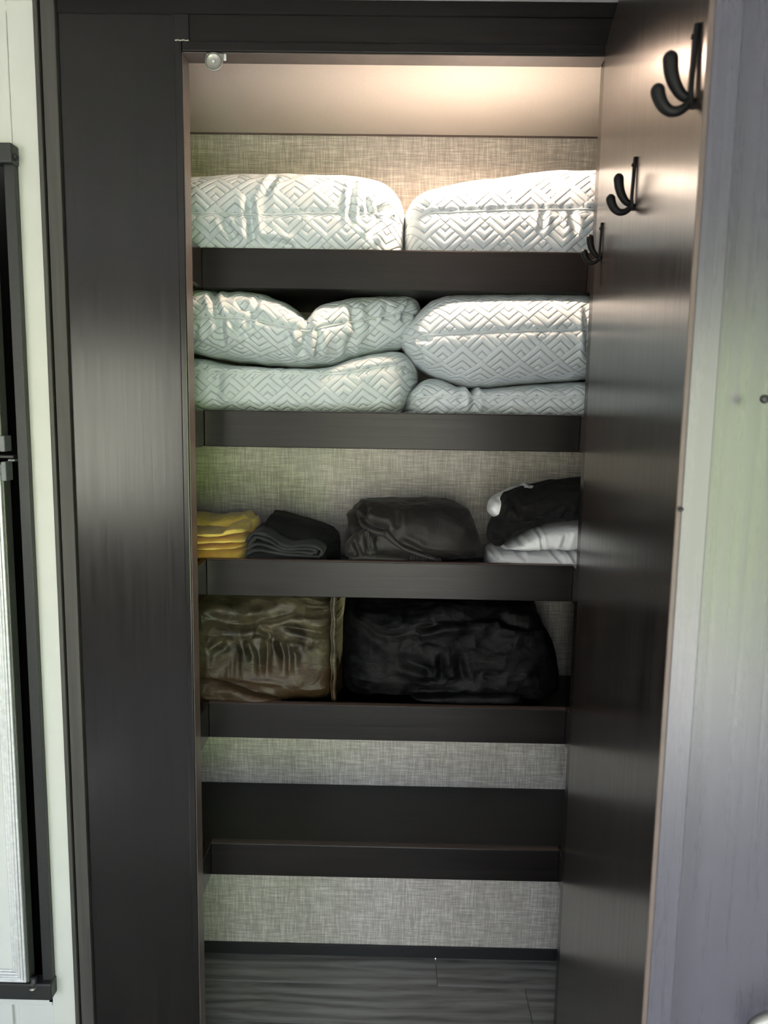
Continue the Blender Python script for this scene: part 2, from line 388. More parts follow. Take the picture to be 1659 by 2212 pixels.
# joint filler mark
bm = bmesh.new()
for k in range(7):
    add_box(bm, -.3545 + k * .0031, -.3545 + k * .0031 + .0034, -.0006, .001, 1.9192 + .0005 * math.sin(k * 2.1), 1.9208 + .0005 * math.sin(k * 2.1), .0003)
bm_obj('joint_filler', bm, M_glue, cl, label='pale filler mark at the header joint')
box('side_panel', -.512, -.500, .04, .482, 0, 1.937, M_lamV, cl); box('side_panel', .450, .462, .04, .482, 0, 1.937, M_lamV, cl)
bkb = box('back_panel', -.512, .462, .470, .482, .028, 1.937, M_text, cl, label='woven greige wallcovering')
box('baseboard', -.500, .450, .463, .470, 0, .029, M_black, cl, .001)
box('closet_ceiling', -.512, .462, .02, .482, 1.937, 1.950, M_clceil, cl, label='pale textured ceiling board')
box('cove_strip', -.500, .450, .466, .470, 1.934, 1.937, M_edge, cl)
RAILS = [(1.561, 1.629), (1.2795, 1.345), (1.0013, 1.069), (.7215, .790), (.437, .503)]
for (zb, zt) in RAILS:
    sh = box('shelf', -.500, .450, .133, .470, zb, zb + .012, M_lamH, cl, .0008)
    box('shelf_rail', -.346, .335, .116, .133, zb, zt, M_lamH, sh, .0012, 2)
    box('edge_band', -.346, .335, .1165, .1325, zt, zt + .0006, M_edge2, sh)
    box('side_cleat', -.358, -.346, .040, .133, zb, zt, M_lamV, sh, .0008)
    box('side_cleat', .335, .347, .040, .133, zb, zt, M_lamV, sh, .0008)
    box('side_ledge', -.500, -.358, .118, .133, zb, zt, M_lamH, sh); box('side_ledge', .347, .450, .118, .133, zb, zt, M_lamH, sh)

# closet door, hinged at the right, swung open about 82 degrees
TH = math.radians(7.75)
DM = Matrix.Translation((.3165, -.006, 0)) @ Matrix.Rotation(-TH, 4, 'Z')   # local: -y along the door, x across its thickness
DL, DT = .690, .0235
dz0, dz1 = .06, 1.9165
bm = bmesh.new(); add_box(bm, 0.0, DT, -DL, 0, dz0, dz1, .0024, 3, DM)
cd = bm_obj('closet_door', bm, M_door, cl, label='glossy door swung open towards the viewer')
def dp(x, y, z): return np.array(DM @ Vector((x, y, z)))
bm = bmesh.new(); add_box(bm, -.0004, .0036, -DL - .0006, -DL + .0016, dz0, dz1, .0004, 1, DM)  # pinkish strip colour stands in for closet light catching the door's corner
bm_obj('edge_band', bm, M_edge, cd, label='edge banding with closet light put into its pale colour')
z = at(1460, 1097, -.683)[2]
V, F = lathe([(.0016, 0), (.0018, .004), (.001, .0052)], dp(.004, -DL, z), np.array(DM.to_3x3() @ Vector((-.6, -1, 0))), 12)
bm = bmesh.new(); add_box(bm, .0036, DT, -DL - .0006, -DL + .0016, dz0, dz1, .0005, 1, DM)
bm_obj('end_band', bm, M_pass, cd, label='smooth grey end banding')
mk('bumper_pin', V, F, M_black, cd, True)

# ------------------------------------------------------------------ coat hooks on the door
def coat_hook(yl, z0, h, label):
    """yl: distance along the door, z0: height of the arm root, h: overall scale"""
    t = root('coat_hook', dp(0, -yl, z0), label, 'hook', 'double coat hooks in a column along the open door')
    P = lambda x, y, zz: dp(-x * h, -yl + y * h, z0 + zz * h)
    # back plate: flat strip standing a little off the door, bowed
    prof = [(.000, -.0095, .0040), (.002, -.005, .0056), (.0035, .002, .0058), (.003, .010, .0048), (.002, .022, .0046), (.0015, .034, .0047), (.001, .046, .0047), (.0005, .0505, .0040)]
    V = []; 
    for (x, zz, wd) in prof:
        for (dx, dy) in ((0, -wd), (.0034, -wd * .8), (.0034, wd * .8), (0, wd)): V.append(P(x * .5 + dx, dy, zz))
    F = []
    for i in range(len(prof) - 1):
        for k in range(4): F.append([i * 4 + k, i * 4 + (k + 1) % 4, i * 4 + 4 + (k + 1) % 4, i * 4 + 4 + k])
    F += [[0, 1, 2, 3], [len(V) - 4 + k for k in range(4)][::-1]]
    mk('back_plate', V, F, M_blackm, t, True)
    def arm(name, ctrl, rads):
        c = np.array(ctrl, float); n = 26; tt = np.linspace(0, len(c) - 1, n)
        ii = np.arange(len(c)); X = np.interp(tt, ii, c[:, 0]); Z = np.interp(tt, ii, c[:, 1]); R = np.interp(tt, ii, rads)
        for _ in range(3):
            X[1:-1] = (X[:-2] + 2 * X[1:-1] + X[2:]) / 4; Z[1:-1] = (Z[:-2] + 2 * Z[1:-1] + Z[2:]) / 4
        pts = [P(x, 0, zz) for x, zz in zip(X, Z)]; rr = list(R * h)
        e = pts[-1] - pts[-2]; e /= np.linalg.norm(e); r = rr[-1]
        for a in (25, 50, 70, 84): pts.append(pts[n - 1] + e * r * math.sin(math.radians(a))); rr.append(r * math.cos(math.radians(a)))
        V, F = tube(pts, rr, 14); mk(name, V, F, M_blackm, t, True)
    arm('upper_prong', [(.002, .000), (.007, -.002), (.012, .003), (.016, .010), (.0185, .018), (.0195, .027)], [.0034, .0039, .0045, .0051, .0056, .0060])
    arm('lower_prong', [(.002, -.002), (.005, -.008), (.011, -.0118), (.018, -.0118), (.024, -.006), (.027, .001), (.0275, .004)], [.0030, .0034, .0038, .0043, .0049, .0054, .0056])
    for zz in (.042, -.005):
        V, F = lathe([(.0024, .0), (.0022, .001), (.0011, .0016)], P(.0038, 0, zz), np.array(DM.to_3x3() @ Vector((-1, 0, 0))), 12)
        mk('screw', V, F, M_blackm, t, True)
    return t
HK = []
def hook_from(px, py):
    # intersect pixel ray of the arm root with the door's inner face
    d = CF * FPX + CR * (px - 829.5) - CU * (py - 1106); a = dp(0, 0, 0); b = dp(0, -1, 0); t2 = b - a
    A = np.array([[d[0], -t2[0]], [d[1], -t2[1]]]); r = np.linalg.solve(A, (a - CP)[:2]); return r[1], (CP + d * r[0])[2]
for (px, py, hsc, lab) in ((1500, 205, 1.0, 'matte black double coat hook nearest the viewer, largest and highest in view'),
                      (1370, 436, .94, 'matte black double coat hook, middle of the three on the open door'),
                      (1299, 551, .91, 'dark double coat hook nearest the hinge, smallest and lowest in view')):
    yl, z0 = hook_from(px, py); HK.append((yl, z0)); coat_hook(yl, z0, hsc, lab)
print('HOOKS', HK)

# ------------------------------------------------------------------ passage door at the right edge
PM = Matrix.Translation((.2540, -.664, 0)) @ Matrix.Rotation(-math.radians(6), 4, 'Z')
d1 = sroot('door_1', tuple(PM @ Vector((.35, .015, 0))))
box('door_panel', 0, .70, 0, .032, .012, 1.93, M_pass, d1, .002, 2, PM)
kp = np.array(PM @ Vector((.0960, 0, .803))); kn = np.array(PM.to_3x3() @ Vector((0, -1, 0)))
V, F = lathe([(.030, 0), (.030, .004), (.026, .007), (.011, .009), (.010, .024), (.017, .030), (.0245, .036), (.0262, .043), (.0245, .050), (.021, .0525), (.0195, .0515), (.0185, .0535), (.010, .0555)], kp, kn, 36)
mk('door_knob', V, F, M_mag, d1, True, label='round satin metal knob')
sp = at(1652, 862, -.70)
V, F = lathe([(.0035, -.001), (.0033, .0012), (.0015, .0018)], sp, kn, 12)
mk('screw_cover', V, F, M_black, d1, True)

# ------------------------------------------------------------------ magnetic catch under the header
mc = root('magnetic_catch', (-.2927, .0, 1.875), 'small round silver magnetic catch hanging under the header, upper left of the opening', 'catch')
box('bracket', -.3055, -.2795, .001, .0025, 1.886, 1.9015, M_mag, mc, .0005)
box('mounting_plate', -.3055, -.2795, .001, .024, 1.9015, 1.9037, M_black, mc, .0004)
box('side_tab', -.2800, -.2745, .003, .0055, 1.892, 1.9025, M_silver, mc, .0015, 2)
V, F = lathe([(.0132, .0), (.0136, .001), (.0138, .004), (.0128, .0052), (.0120, .0046), (.0117, .0042), (.004, .0036), (.0015, .0036)], (-.2927, -.001, 1.8872), (0, -1, 0), 40)
mk('magnet_disc', V, F, M_mag, mc, True)
V, F = lathe([(.0117, .0046), (.0119, .0052), (.0124, .0052), (.0126, .0049)], (-.2927, -.001, 1.8872), (0, -1, 0), 40); F = F[:-2]
mk('rim_groove', V, F, M_black, mc, True)
V, F = lathe([(.0028, .0), (.0028, .0018), (.0012, .0026)], (-.2927, -.0045, 1.8876), (0, -1, 0), 16)
mk('screw', V, F, M_silver, mc, True)

# ------------------------------------------------------------------ puck light in the closet ceiling (the lamp of this closet)
LP = (.115, .064)
pk = root('puck_light', (LP[0], LP[1], 1.925), 'small round puck light on the closet ceiling, hidden just behind the header', 'light')
V, F = lathe([(.034, 0), (.034, .008), (.030, .012), (.026, .012)], (LP[0], LP[1], 1.937), (0, 0, -1), 32); mk('housing', V, F, M_silver, pk, True)
m, n, l, b = new_mat('puck_lens'); b.inputs['Emission Color'].default_value = (1, .78, .55, 1); b.inputs['Emission Strength'].default_value = 6
V, F = lathe([(.0255, 0), (.024, .002), (.012, .003)], (LP[0], LP[1], 1.9255), (0, 0, -1), 24); mk('lens', V, F, m, pk, True)
ld = bpy.data.lights.new('puck_lamp', 'AREA'); lo = bpy.data.objects.new('puck_lamp', ld); COL.objects.link(lo)
ld.shape = 'DISK'; ld.size = .085; ld.energy = 3.5; ld.color = (1.0, .71, .53); lo.location = (LP[0], LP[1], 1.9215); ld.spread = math.radians(170)

# ------------------------------------------------------------------ refrigerator at the left edge
fr = root('refrigerator', (-.95, .0, .265), 'black-framed two-door refrigerator with white panel inserts, set in the white wall', 'refrigerator')
YF = .004
box('cavity', -1.28, -.6230, .085, .095, .24, 1.758, M_gap, fr)
box('cavity_side', -.6290, -.6230, .0105, .090, .24, 1.758, M_gap, fr)
box('cavity_floor', -1.28, -.6290, .041, .090, .236, .240, M_gap, fr)
box('side_flange', -.6325, -.6146, -.004, .010, .27, 1.7605, M_black, fr, .0012, 2)
box('top_bracket', -1.28, -.6123, -.016, .010, 1.7300, 1.7608, M_black, fr, .003, 3)
box('bottom_bracket', -1.28, -.6122, -.016, .010, .2645, .2975, M_black, fr, .003, 3)
V, F = lathe([(.006, 0), (.0055, .003), (.003, .0048)], (-.6128, -.004, 1.7421), (1, -.2, 0), 18); mk('screw_cap', V, F, M_black, fr, True)
def fdoor(z0, z1, full):
    d = box('door', -1.27, -.6525, -.014, .010, z0, z1, M_greyp, fr, .002, 2, label='white insert in a grey frame')
    mz0, mz1 = z0 + (.0125 if not full else .004), z1 - (.0125 if full else .0)
    bm = bmesh.new()
    for i in range(5):
        w0, w1 = i * .0049, i * .0049 + .0045; y = -.0205 + .0012 * abs(i - 1.5)
        add_box(bm, -.6560 - w1, -.6560 - w0, y, -.013, mz0 + w0, mz1 - w0, .0009, 2)
        add_box(bm, -1.26 + w0, -.6560 - w1, y, -.013, mz0 + w0, mz0 + w1, .0009, 2)
        add_box(bm, -1.26 + w0, -.6560 - w1, y, -.013, mz1 - w1, mz1 - w0, .0009, 2)
    bm_obj('moulding', bm, M_silver, d)
    box('insert_panel', -1.25, -.6805, -.0165, -.013, mz0 + .0245, mz1 - .0245, M_whitecab, d, .0006)
    if full: box('raised_panel', -1.22, -.7100, -.0180, -.0160, mz0 + .055, mz1 - .055, M_whitecab, d, .0014, 2)
    return d
fdoor(1.2783, 1.7285, False); fdoor(.2985, 1.2516, True)
for z0, z1 in ((1.2725, 1.2985), (1.2235, 1.2555)):
    box('hinge_cap', -.6545, -.6460, -.018, .006, z0, z1, M_hinge, fr, .001)
box('hinge_bar', -1.27, -.6360, -.010, .006, 1.2610, 1.2660, M_black, fr, .001); box('hinge_bar', -.646, -.6345, -.010, .006, 1.2560, 1.2595, M_hinge, fr, .0006)
V, F = lathe([(.0058, 0), (.0055, .016), (.0050, .018)], (-.6445, -.012, .309), (0, 0, -1), 16); mk('hinge_pin', V, F, M_black, fr, True)
V, F = lathe([(.0064, 0), (.0064, .0016), (.004, .0022)], (-.6445, -.017, .2915), (0, 0, -1), 18); mk('pin_washer', V, F, M_chrome, fr, True)

# ------------------------------------------------------------------ soft goods: lofted cloth bodies
def smooth_curve(ctrl, xs, k):
    c = np.array(sorted(ctrl), float); v = np.interp(xs, c[:, 0], c[:, 1])
    if k > 0:
        r = int(3 * k); w = np.exp(-.5 * (np.arange(-r, r + 1) / k) ** 2); w /= w.sum()
        v = np.convolve(np.pad(v, r, mode='edge'), w, 'valid')
    return v
def ctrl(pts, y): return [(at(px, py, y)[0], at(px, py, y)[2]) for px, py in pts]
def quilt(s, t, c=.0345, h=.030, ribs=4, flip=1.0):
    u = s / c; v = t * flip / h
    p = (u + v) / 2; q = (u - v) / 2; dp_ = p - np.round(p); dq = q - np.round(q); du = dp_ + dq; dv = dp_ - dq
    k = (1 - (dv + np.abs(du))) * ribs / 2; f = k - np.floor(k)
    rib = 1 - np.abs(2 * f - 1) ** 3
    e = np.clip((1 - (np.abs(du) - dv)) / .09, 0, 1); e = e * e * (3 - 2 * e)
    return rib
def creases(X, Z, lst):
    d = np.zeros_like(X)
    for (x0, z0, x1, z1, w, dep) in lst:
        vx, vz = x1 - x0, z1 - z0; L2 = vx * vx + vz * vz
        tt = ((X - x0) * vx + (Z - z0) * vz) / L2; tc = np.clip(tt, 0, 1)
        dd = (X - x0 - tc * vx) ** 2 + (Z - z0 - tc * vz) ** 2
        taper = np.clip(1.15 - np.abs(2 * tt - 1) ** 3, 0, 1)
        g = np.exp(-dd / w ** 2)
        d += dep * taper * (-g + .55 * np.exp(-(np.sqrt(dd) - 2.0 * w) ** 2 / (w * 1.1) ** 2))
    return d
def loft(name, top, seam, bot, yf, depth, mat, parent=None, ey=.8, ez=.62, nu=380, nv=240, sm=5, disp=None, endp=5.0, yfun=None, front=.78, label=None, x0=None, x1=None):
    xa = min(p[0] for p in top) if x0 is None else x0; xb = max(p[0] for p in top) if x1 is None else x1
    # denser near the ends
    uu = np.linspace(0, 1, nu); uu = uu - .35 * np.sin(4 * np.pi * uu) / (4 * np.pi) * 0
    e = .5 - .5 * np.cos(np.pi * uu); uu = .75 * uu + .25 * e
    xs = xa + (xb - xa) * uu
    zt = smooth_curve(top, xs, sm); zs = smooth_curve(seam, xs, sm); zb = smooth_curve(bot, xs, sm)
    zs = np.clip(zs, zb + .002, zt - .002)
    zt = np.maximum(zt, zb + .004)
    w = np.clip(1 - np.abs(2 * uu - 1) ** endp, 0, 1) ** .5
    nf = int(nv * front); h = nv - nf
    ph = np.concatenate([np.linspace(-1.8, 1.8, nf, endpoint=False), np.linspace(1.8, 2 * np.pi - 1.8, h, endpoint=False)])
    C, Sn = np.cos(ph), np.sin(ph)
    cy = np.sign(C) * np.abs(C) ** ey; sz = np.abs(Sn) ** ez
    a = (depth / 2 * np.maximum(w, .10))[:, None]
    yc = np.full(nu, yf + depth / 2)
    yo = np.zeros((nu, nv))
    X = np.repeat(xs[:, None], nv, 1); Y = yc[:, None] - a * cy[None, :]
    Z = np.where(Sn[None, :] >= 0, zs[:, None] + (zt - zs)[:, None] * sz[None, :], zs[:, None] - (zs - zb)[:, None] * sz[None, :])
    wend = np.clip(w, 0, 1)[:, None]
    P = np.stack([X, Y, Z], -1)
    if yfun is not None: P[..., 1] += yfun(X, Z) * np.clip(cy, 0, 1)[None, :]
    def normals(P):
        du = np.gradient(P, axis=0); dv = (np.roll(P, -1, 1) - np.roll(P, 1, 1)) / 2
        N = np.cross(du, dv); N /= np.linalg.norm(N, axis=-1)[..., None] + 1e-12
        return N
    N = normals(P)
    i0 = int(np.argmin(np.abs(ph)))
    if N[nu // 2, i0, 1] > 0: N = -N
    seg = np.linalg.norm(np.roll(P, -1, 1) - P, axis=-1); t = np.cumsum(seg, 1) - seg
    t = t - t[:, i0:i0 + 1]
    if disp is not None:
        D = disp(X, P[..., 2], X - xa, t, np.repeat(cy[None, :], nu, 0)) * np.clip(wend * 1.6, 0, 1)
        P = P + N * D[..., None]
    idx = np.arange(nu * nv).reshape(nu, nv); j = np.roll(idx, -1, 1)
    F = np.stack([idx[:-1], idx[1:], j[1:], j[:-1]], -1).reshape(-1, 4)
    if N[nu // 2, i0, 1] < 0:
        q = np.cross(P[nu // 2 + 1, i0] - P[nu // 2, i0], P[nu // 2, i0 + 1] - P[nu // 2, i0])
        if q[1] > 0: F = F[:, ::-1].copy()
    VV = P.reshape(-1, 3)
    # end caps: fan to centre
    c0 = P[0].mean(0); c1 = P[-1].mean(0); n0 = len(VV); VV = np.vstack([VV, c0, c1])
    k = np.arange(nv); k2 = (k + 1) % nv
    caps = np.vstack([np.stack([np.full(nv, n0), idx[0][k], idx[0][k2], idx[0][k2]], -1)[:, :4], np.stack([np.full(nv, n0 + 1), idx[-1][k2], idx[-1][k], idx[-1][k]], -1)])
    tri = caps[:, :3]
    F4 = F
    o = mk(name, VV, F4, mat, parent, True, label)
    # caps as a second pass
    bm = bmesh.new(); bm.from_mesh(o.data); bm.verts.ensure_lookup_table()
    for f in tri:
        try: q = bm.faces.new([bm.verts[int(i)] for i in f]); q.smooth = True
        except Exception: pass
    bm.to_mesh(o.data); bm.free()
    return o, P, i0, N
def seam_tube(P, i0, N, parent, mat, r=.0016, lift=.0006, a=0.02, b=.98):
    n = len(P); s = range(int(n * a), int(n * b), 3)
    pts = [P[i, i0] + N[i, i0] * lift for i in s]
    pts = np.array(pts)
    for _ in range(10): pts[1:-1] = (pts[:-2] + 2 * pts[1:-1] + pts[2:]) / 4
    V, F = tube(pts, r, 7); return mk('seam', V, F, mat, parent, True)

SH1, SH2, SH3, SH4 = 1.573, 1.2915, 1.0134, .7336
def pillow(label, top, seam, bot, yf, depth, ydeep, flip=(1, -1), cr=(), amp=.0011, wr=.004, seed=0, ez=.62, ey=.8, sm=5, sag=None, endp=5., **kw):
    T = ctrl(top, yf + ydeep); Sm = ctrl(seam, yf); B = ctrl(bot, yf + .03) if not isinstance(bot, float) else [(-2, bot), (2, bot)]
    CRS = [(*at(a, b_, yf + .02)[[0, 2]], *at(c, d, yf + .02)[[0, 2]], w, dep) for (a, b_, c, d, w, dep) in cr]
    fab = {}
    def disp(X, Z, s, t, cy):
        q = np.where(t >= 0, quilt(s + .011 * seed, t + .012, flip=flip[0]), quilt(s + .011 * seed + .01, t + .019, flip=flip[1]))
        fab['s'] = s + .011 * seed + np.where(t >= 0, 0, .01); fab['t'] = np.where(t >= 0, (t + .012) * flip[0], (t + .019) * flip[1])
        warp = fbm(X * 14 + seed * 5.1, Z * 14, 3)
        d = amp * q + wr * warp
        d -= .0035 * np.exp(-(t / .0045) ** 2)          # pulled in along the seam
        pk = np.clip(np.abs(t) / .05, 0, 1)
        d += .0006 * (1 - pk) * np.sin(X * 150 + 9 * fbm(X * 9 + seed, Z * 3, 2)) * np.exp(-(np.abs(t) / .03))
        if CRS: d += creases(X, Z, CRS) * (cy > -.2)
        return d
    o, P, i0, N = loft('pillow', T, Sm, B, yf, depth, M_pillow, None, ey, ez, nu=440, nv=270, front=.84, sm=sm, disp=disp, endp=endp, **kw)
    tag(o, label, 'pillow', 'white quilted pillows on the two top shelves')
    me = o.data; li = np.empty(len(me.loops), np.int32); me.loops.foreach_get('vertex_index', li)
    tab = np.stack([fab['s'].ravel(), fab['t'].ravel()], -1); tab = np.vstack([tab, np.zeros((len(me.vertices) - len(tab), 2))])
    me.uv_layers.new(name='fabric').data.foreach_set('uv', tab[li].astype(np.float32).ravel())
    seam_tube(P, i0, N, o, M_seam, .0013, .0008)
    return o
pillow('white quilted pillow on the top shelf, left one with a vertical dent',
       [(335, 400), (350, 388), (415, 378), (500, 374), (640, 371), (740, 372), (790, 378), (825, 389), (850, 405), (866, 428), (875, 452)],
       [(335, 455), (415, 458), (520, 461), (560, 463), (680, 459), (800, 459), (850, 462), (875, 465)], SH1 + .002, .118, .30, .075, flip=(1, -1),
       cr=[(540, 425, 552, 540, .007, .011), (480, 470, 520, 530, .006, .006), (596, 375, 575, 430, .006, .006), (765, 375, 758, 490, .005, .007), (792, 430, 800, 470, .004, .006), (820, 470, 800, 520, .006, .006), (560, 520, 640, 538, .006, .006), (845, 445, 815, 462, .005, .007)], seed=1, endp=9)
pillow('white quilted pillow on the top shelf, right one rising towards the door',
       [(874, 452), (880, 440), (895, 425), (925, 411), (1000, 394), (1100, 376), (1180, 365), (1290, 361), (1328, 363), (1346, 385), (1355, 420)],
       [(874, 465), (895, 456), (960, 458), (1100, 453), (1290, 451), (1355, 450)], SH1 + .002, .118, .30, .075, flip=(1, -1),
       cr=[(905, 430, 925, 450, .004, .005), (1170, 455, 1165, 505, .005, .005), (1225, 460, 1240, 510, .006, .005)], seed=2, endp=9)
pillow('rumpled white quilted pillow sagging in the middle, second shelf, upper left',
       [(335, 640), (360, 630), (410, 622), (440, 620), (470, 627), (520, 624), (570, 632), (610, 648), (640, 668), (660, 694), (668, 690), (680, 668), (700, 655), (760, 642), (820, 635), (880, 633), (903, 640), (913, 655), (916, 668)],
       [(335, 690), (410, 688), (447, 682), (481, 685), (507, 684), (579, 697), (616, 705), (663, 717), (701, 705), (745, 695), (807, 680), (854, 669), (890, 665), (916, 672)],
       [(335, 745), (380, 755), (422, 766), (494, 782), (557, 785), (620, 793), (666, 793), (713, 785), (745, 772), (763, 764), (807, 757), (854, 748), (880, 738), (900, 715), (916, 680)], .100, .30, .06, flip=(1, -1),
       cr=[(455, 622, 478, 690, .006, .008), (480, 690, 480, 750, .007, .010), (430, 700, 420, 730, .006, .005), (510, 655, 590, 700, .006, .006), (560, 640, 540, 720, .005, .006), (500, 690, 540, 735, .005, .007),
           (668, 690, 655, 770, .008, .013), (690, 710, 685, 770, .006, .009), (620, 720, 655, 770, .005, .006), (760, 655, 770, 720, .007, .008), (840, 650, 830, 690, .006, .007), (765, 720, 745, 765, .006, .006), (890, 645, 868, 690, .005, .009)],
       seed=3, wr=.007, sm=4, endp=7, ez=.7, ey=.62, yfun=lambda X, Z: .04 * np.clip((X + .17) / .12, 0, 1) ** 2)
pillow('plump white quilted pillow with a pointed left corner, second shelf, upper right',
       [(856, 724), (868, 702), (893, 682), (912, 660), (931, 644), (965, 635), (1006, 632), (1100, 630), (1290, 630), (1328, 640), (1349, 670), (1357, 700)],
       [(856, 727), (923, 722), (992, 720), (1062, 716), (1173, 713), (1272, 711), (1357, 711)],
       [(856, 731), (876, 750), (904, 784), (931, 803), (979, 824), (1012, 833), (1048, 834), (1117, 828), (1187, 823), (1267, 818), (1328, 810), (1346, 790), (1357, 740)], .100, .31, .06, flip=(-1, 1),
       cr=[(1262, 660, 1268, 780, .006, .007), (900, 730, 935, 735, .005, .004), (885, 740, 915, 775, .006, .005)], seed=4, wr=.003, sm=3, endp=6, ez=.74, ey=.58)
pillow('white quilted pillow lying flat under the rumpled one, second shelf, lower left',
       [(335, 785), (380, 770), (422, 772), (494, 787), (557, 790), (620, 797), (666, 797), (713, 789), (763, 768), (807, 760), (850, 754), (872, 755), (890, 768), (902, 788), (907, 806)],
       [(335, 805), (422, 804), (600, 806), (682, 808), (739, 807), (792, 797), (854, 788), (890, 795), (907, 812)],
       [(335, 900), (422, 935), (600, 940), (840, 940), (862, 925), (878, 875), (898, 835), (907, 818)], .126, .31, .02, flip=(1, 1),
       cr=[(480, 800, 470, 870, .008, .006), (450, 790, 440, 800, .006, .005), (620, 800, 600, 850, .008, .004)], seed=5, wr=.004, sm=5, endp=9, yfun=lambda X, Z: .016 * np.clip((1.362 - Z) / .02, 0, 1))
pillow('white quilted pillow pressed flat beneath the plump one, second shelf, lower right',
       [(870, 880), (876, 856), (881, 847), (895, 836), (915, 820), (931, 815), (956, 815), (990, 832), (1040, 840), (1117, 833), (1187, 828), (1267, 823), (1328, 815), (1349, 830), (1357, 850)],
       [(870, 884), (880, 870), (895, 857), (960, 857), (1256, 857), (1357, 862)],
       [(870, 890), (874, 915), (885, 935), (960, 940), (1267, 940), (1346, 930), (1357, 900)], .132, .30, .02, flip=(1, 1),
       cr=[(1018, 828, 1024, 890, .006, .008), (900, 840, 930, 880, .006, .004)], seed=6, wr=.004, sm=4, endp=9, yfun=lambda X, Z: .012 * np.clip((1.362 - Z) / .02, 0, 1))

# ---- third shelf: folded linens
def soft(name, label, cat, top, bot, yf, depth, mat, parent=None, seam=None, yd=.04, ey=.55, ez=.55, amp=.002, freq=(30, 30), seed=0, cr=(), nu=150, nv=120, sm=2.5, endp=8, group=None, ridg=0.0, rfreq=(20, 20), plabel=None, extra=None, byd=.0):
    T = ctrl(top, yf + yd) ; B = ctrl(bot, yf + byd) if not isinstance(bot, float) else [(-2, bot), (2, bot)]
    if seam is None:
        xs = np.linspace(min(p[0] for p in T), max(p[0] for p in T), 30)
        tz = np.interp(xs, *zip(*sorted(T))); bz = np.interp(xs, *zip(*sorted(B))); Sm = list(zip(xs, (tz + bz) / 2))
    else: Sm = ctrl(seam, yf)
    CRS = [(*at(a, b_, yf + .01)[[0, 2]], *at(c, d, yf + .01)[[0, 2]], w, dep) for (a, b_, c, d, w, dep) in cr]
    def disp(X, Z, s, t, cy):
        d = amp * fbm(X * freq[0] + seed * 3.7, t * freq[1] + seed, 4)
        if ridg: d = d + ridg * ridge(X * rfreq[0] + seed * 1.9, t * rfreq[1] + 5.5 + .6 * vnoise(X * 12, Z * 12), 3)
        if CRS: d = d + creases(X, Z, CRS) * (cy > -.2)
        if extra: d = d + extra(X, Z, t)
        return d
    o, P, i0, N = loft(name, T, Sm, B, yf, depth, mat, parent, ey, ez, nu, nv, sm, disp, endp, label=plabel)
    if label: tag(o, label, cat, group)
    return o, P, i0, N
LS = 'folded linens on the third shelf'
# yellow stack (three folded pieces)
soft('folded_cloth', 'yellow fleece cloth at the bottom of the folded yellow stack', 'cloth', [(345, 1187), (430, 1186), (500, 1185), (526, 1187), (531, 1195)], SH3, .140, .20, M_yellow, amp=.003, seed=1, group=LS)
y1 = bpy.context.scene.objects['folded_cloth']
soft('upper_fold', None, None, [(345, 1178), (430, 1177), (500, 1176), (522, 1178), (527, 1184)], [(345, 1188), (430, 1188), (500, 1186), (522, 1187), (527, 1186)], .138, .18, M_yellow, y1, amp=.002, seed=2)
y2, *_ = soft('folded_cloth', 'yellow fleece cloth in the middle of the folded yellow stack', 'cloth', [(345, 1161), (430, 1160), (500, 1158), (525, 1160), (534, 1172)], [(345, 1178), (430, 1177), (500, 1175), (522, 1179), (534, 1182)], .136, .20, M_yellow, amp=.003, seed=3, group=LS)
y3, *_ = soft('folded_cloth', 'crumpled yellow fleece cloth on top of the folded yellow stack', 'cloth', [(345, 1146), (430, 1144), (470, 1146), (490, 1146), (497, 1136), (512, 1133), (526, 1138), (532, 1150)], [(345, 1161), (430, 1161), (500, 1158), (532, 1156)], .136, .16, M_yellow, amp=.004, seed=4, group=LS, sm=1.6)
soft('raised_fold', None, None, [(345, 1110), (430, 1112), (455, 1119), (475, 1118), (490, 1114), (510, 1114), (528, 1110), (535, 1114), (540, 1122), (552, 1118), (556, 1135)], [(345, 1165), (430, 1165), (500, 1165), (556, 1175)], .235, .12, M_yellow, y3, amp=.005, seed=5, sm=1.8, yd=.03)
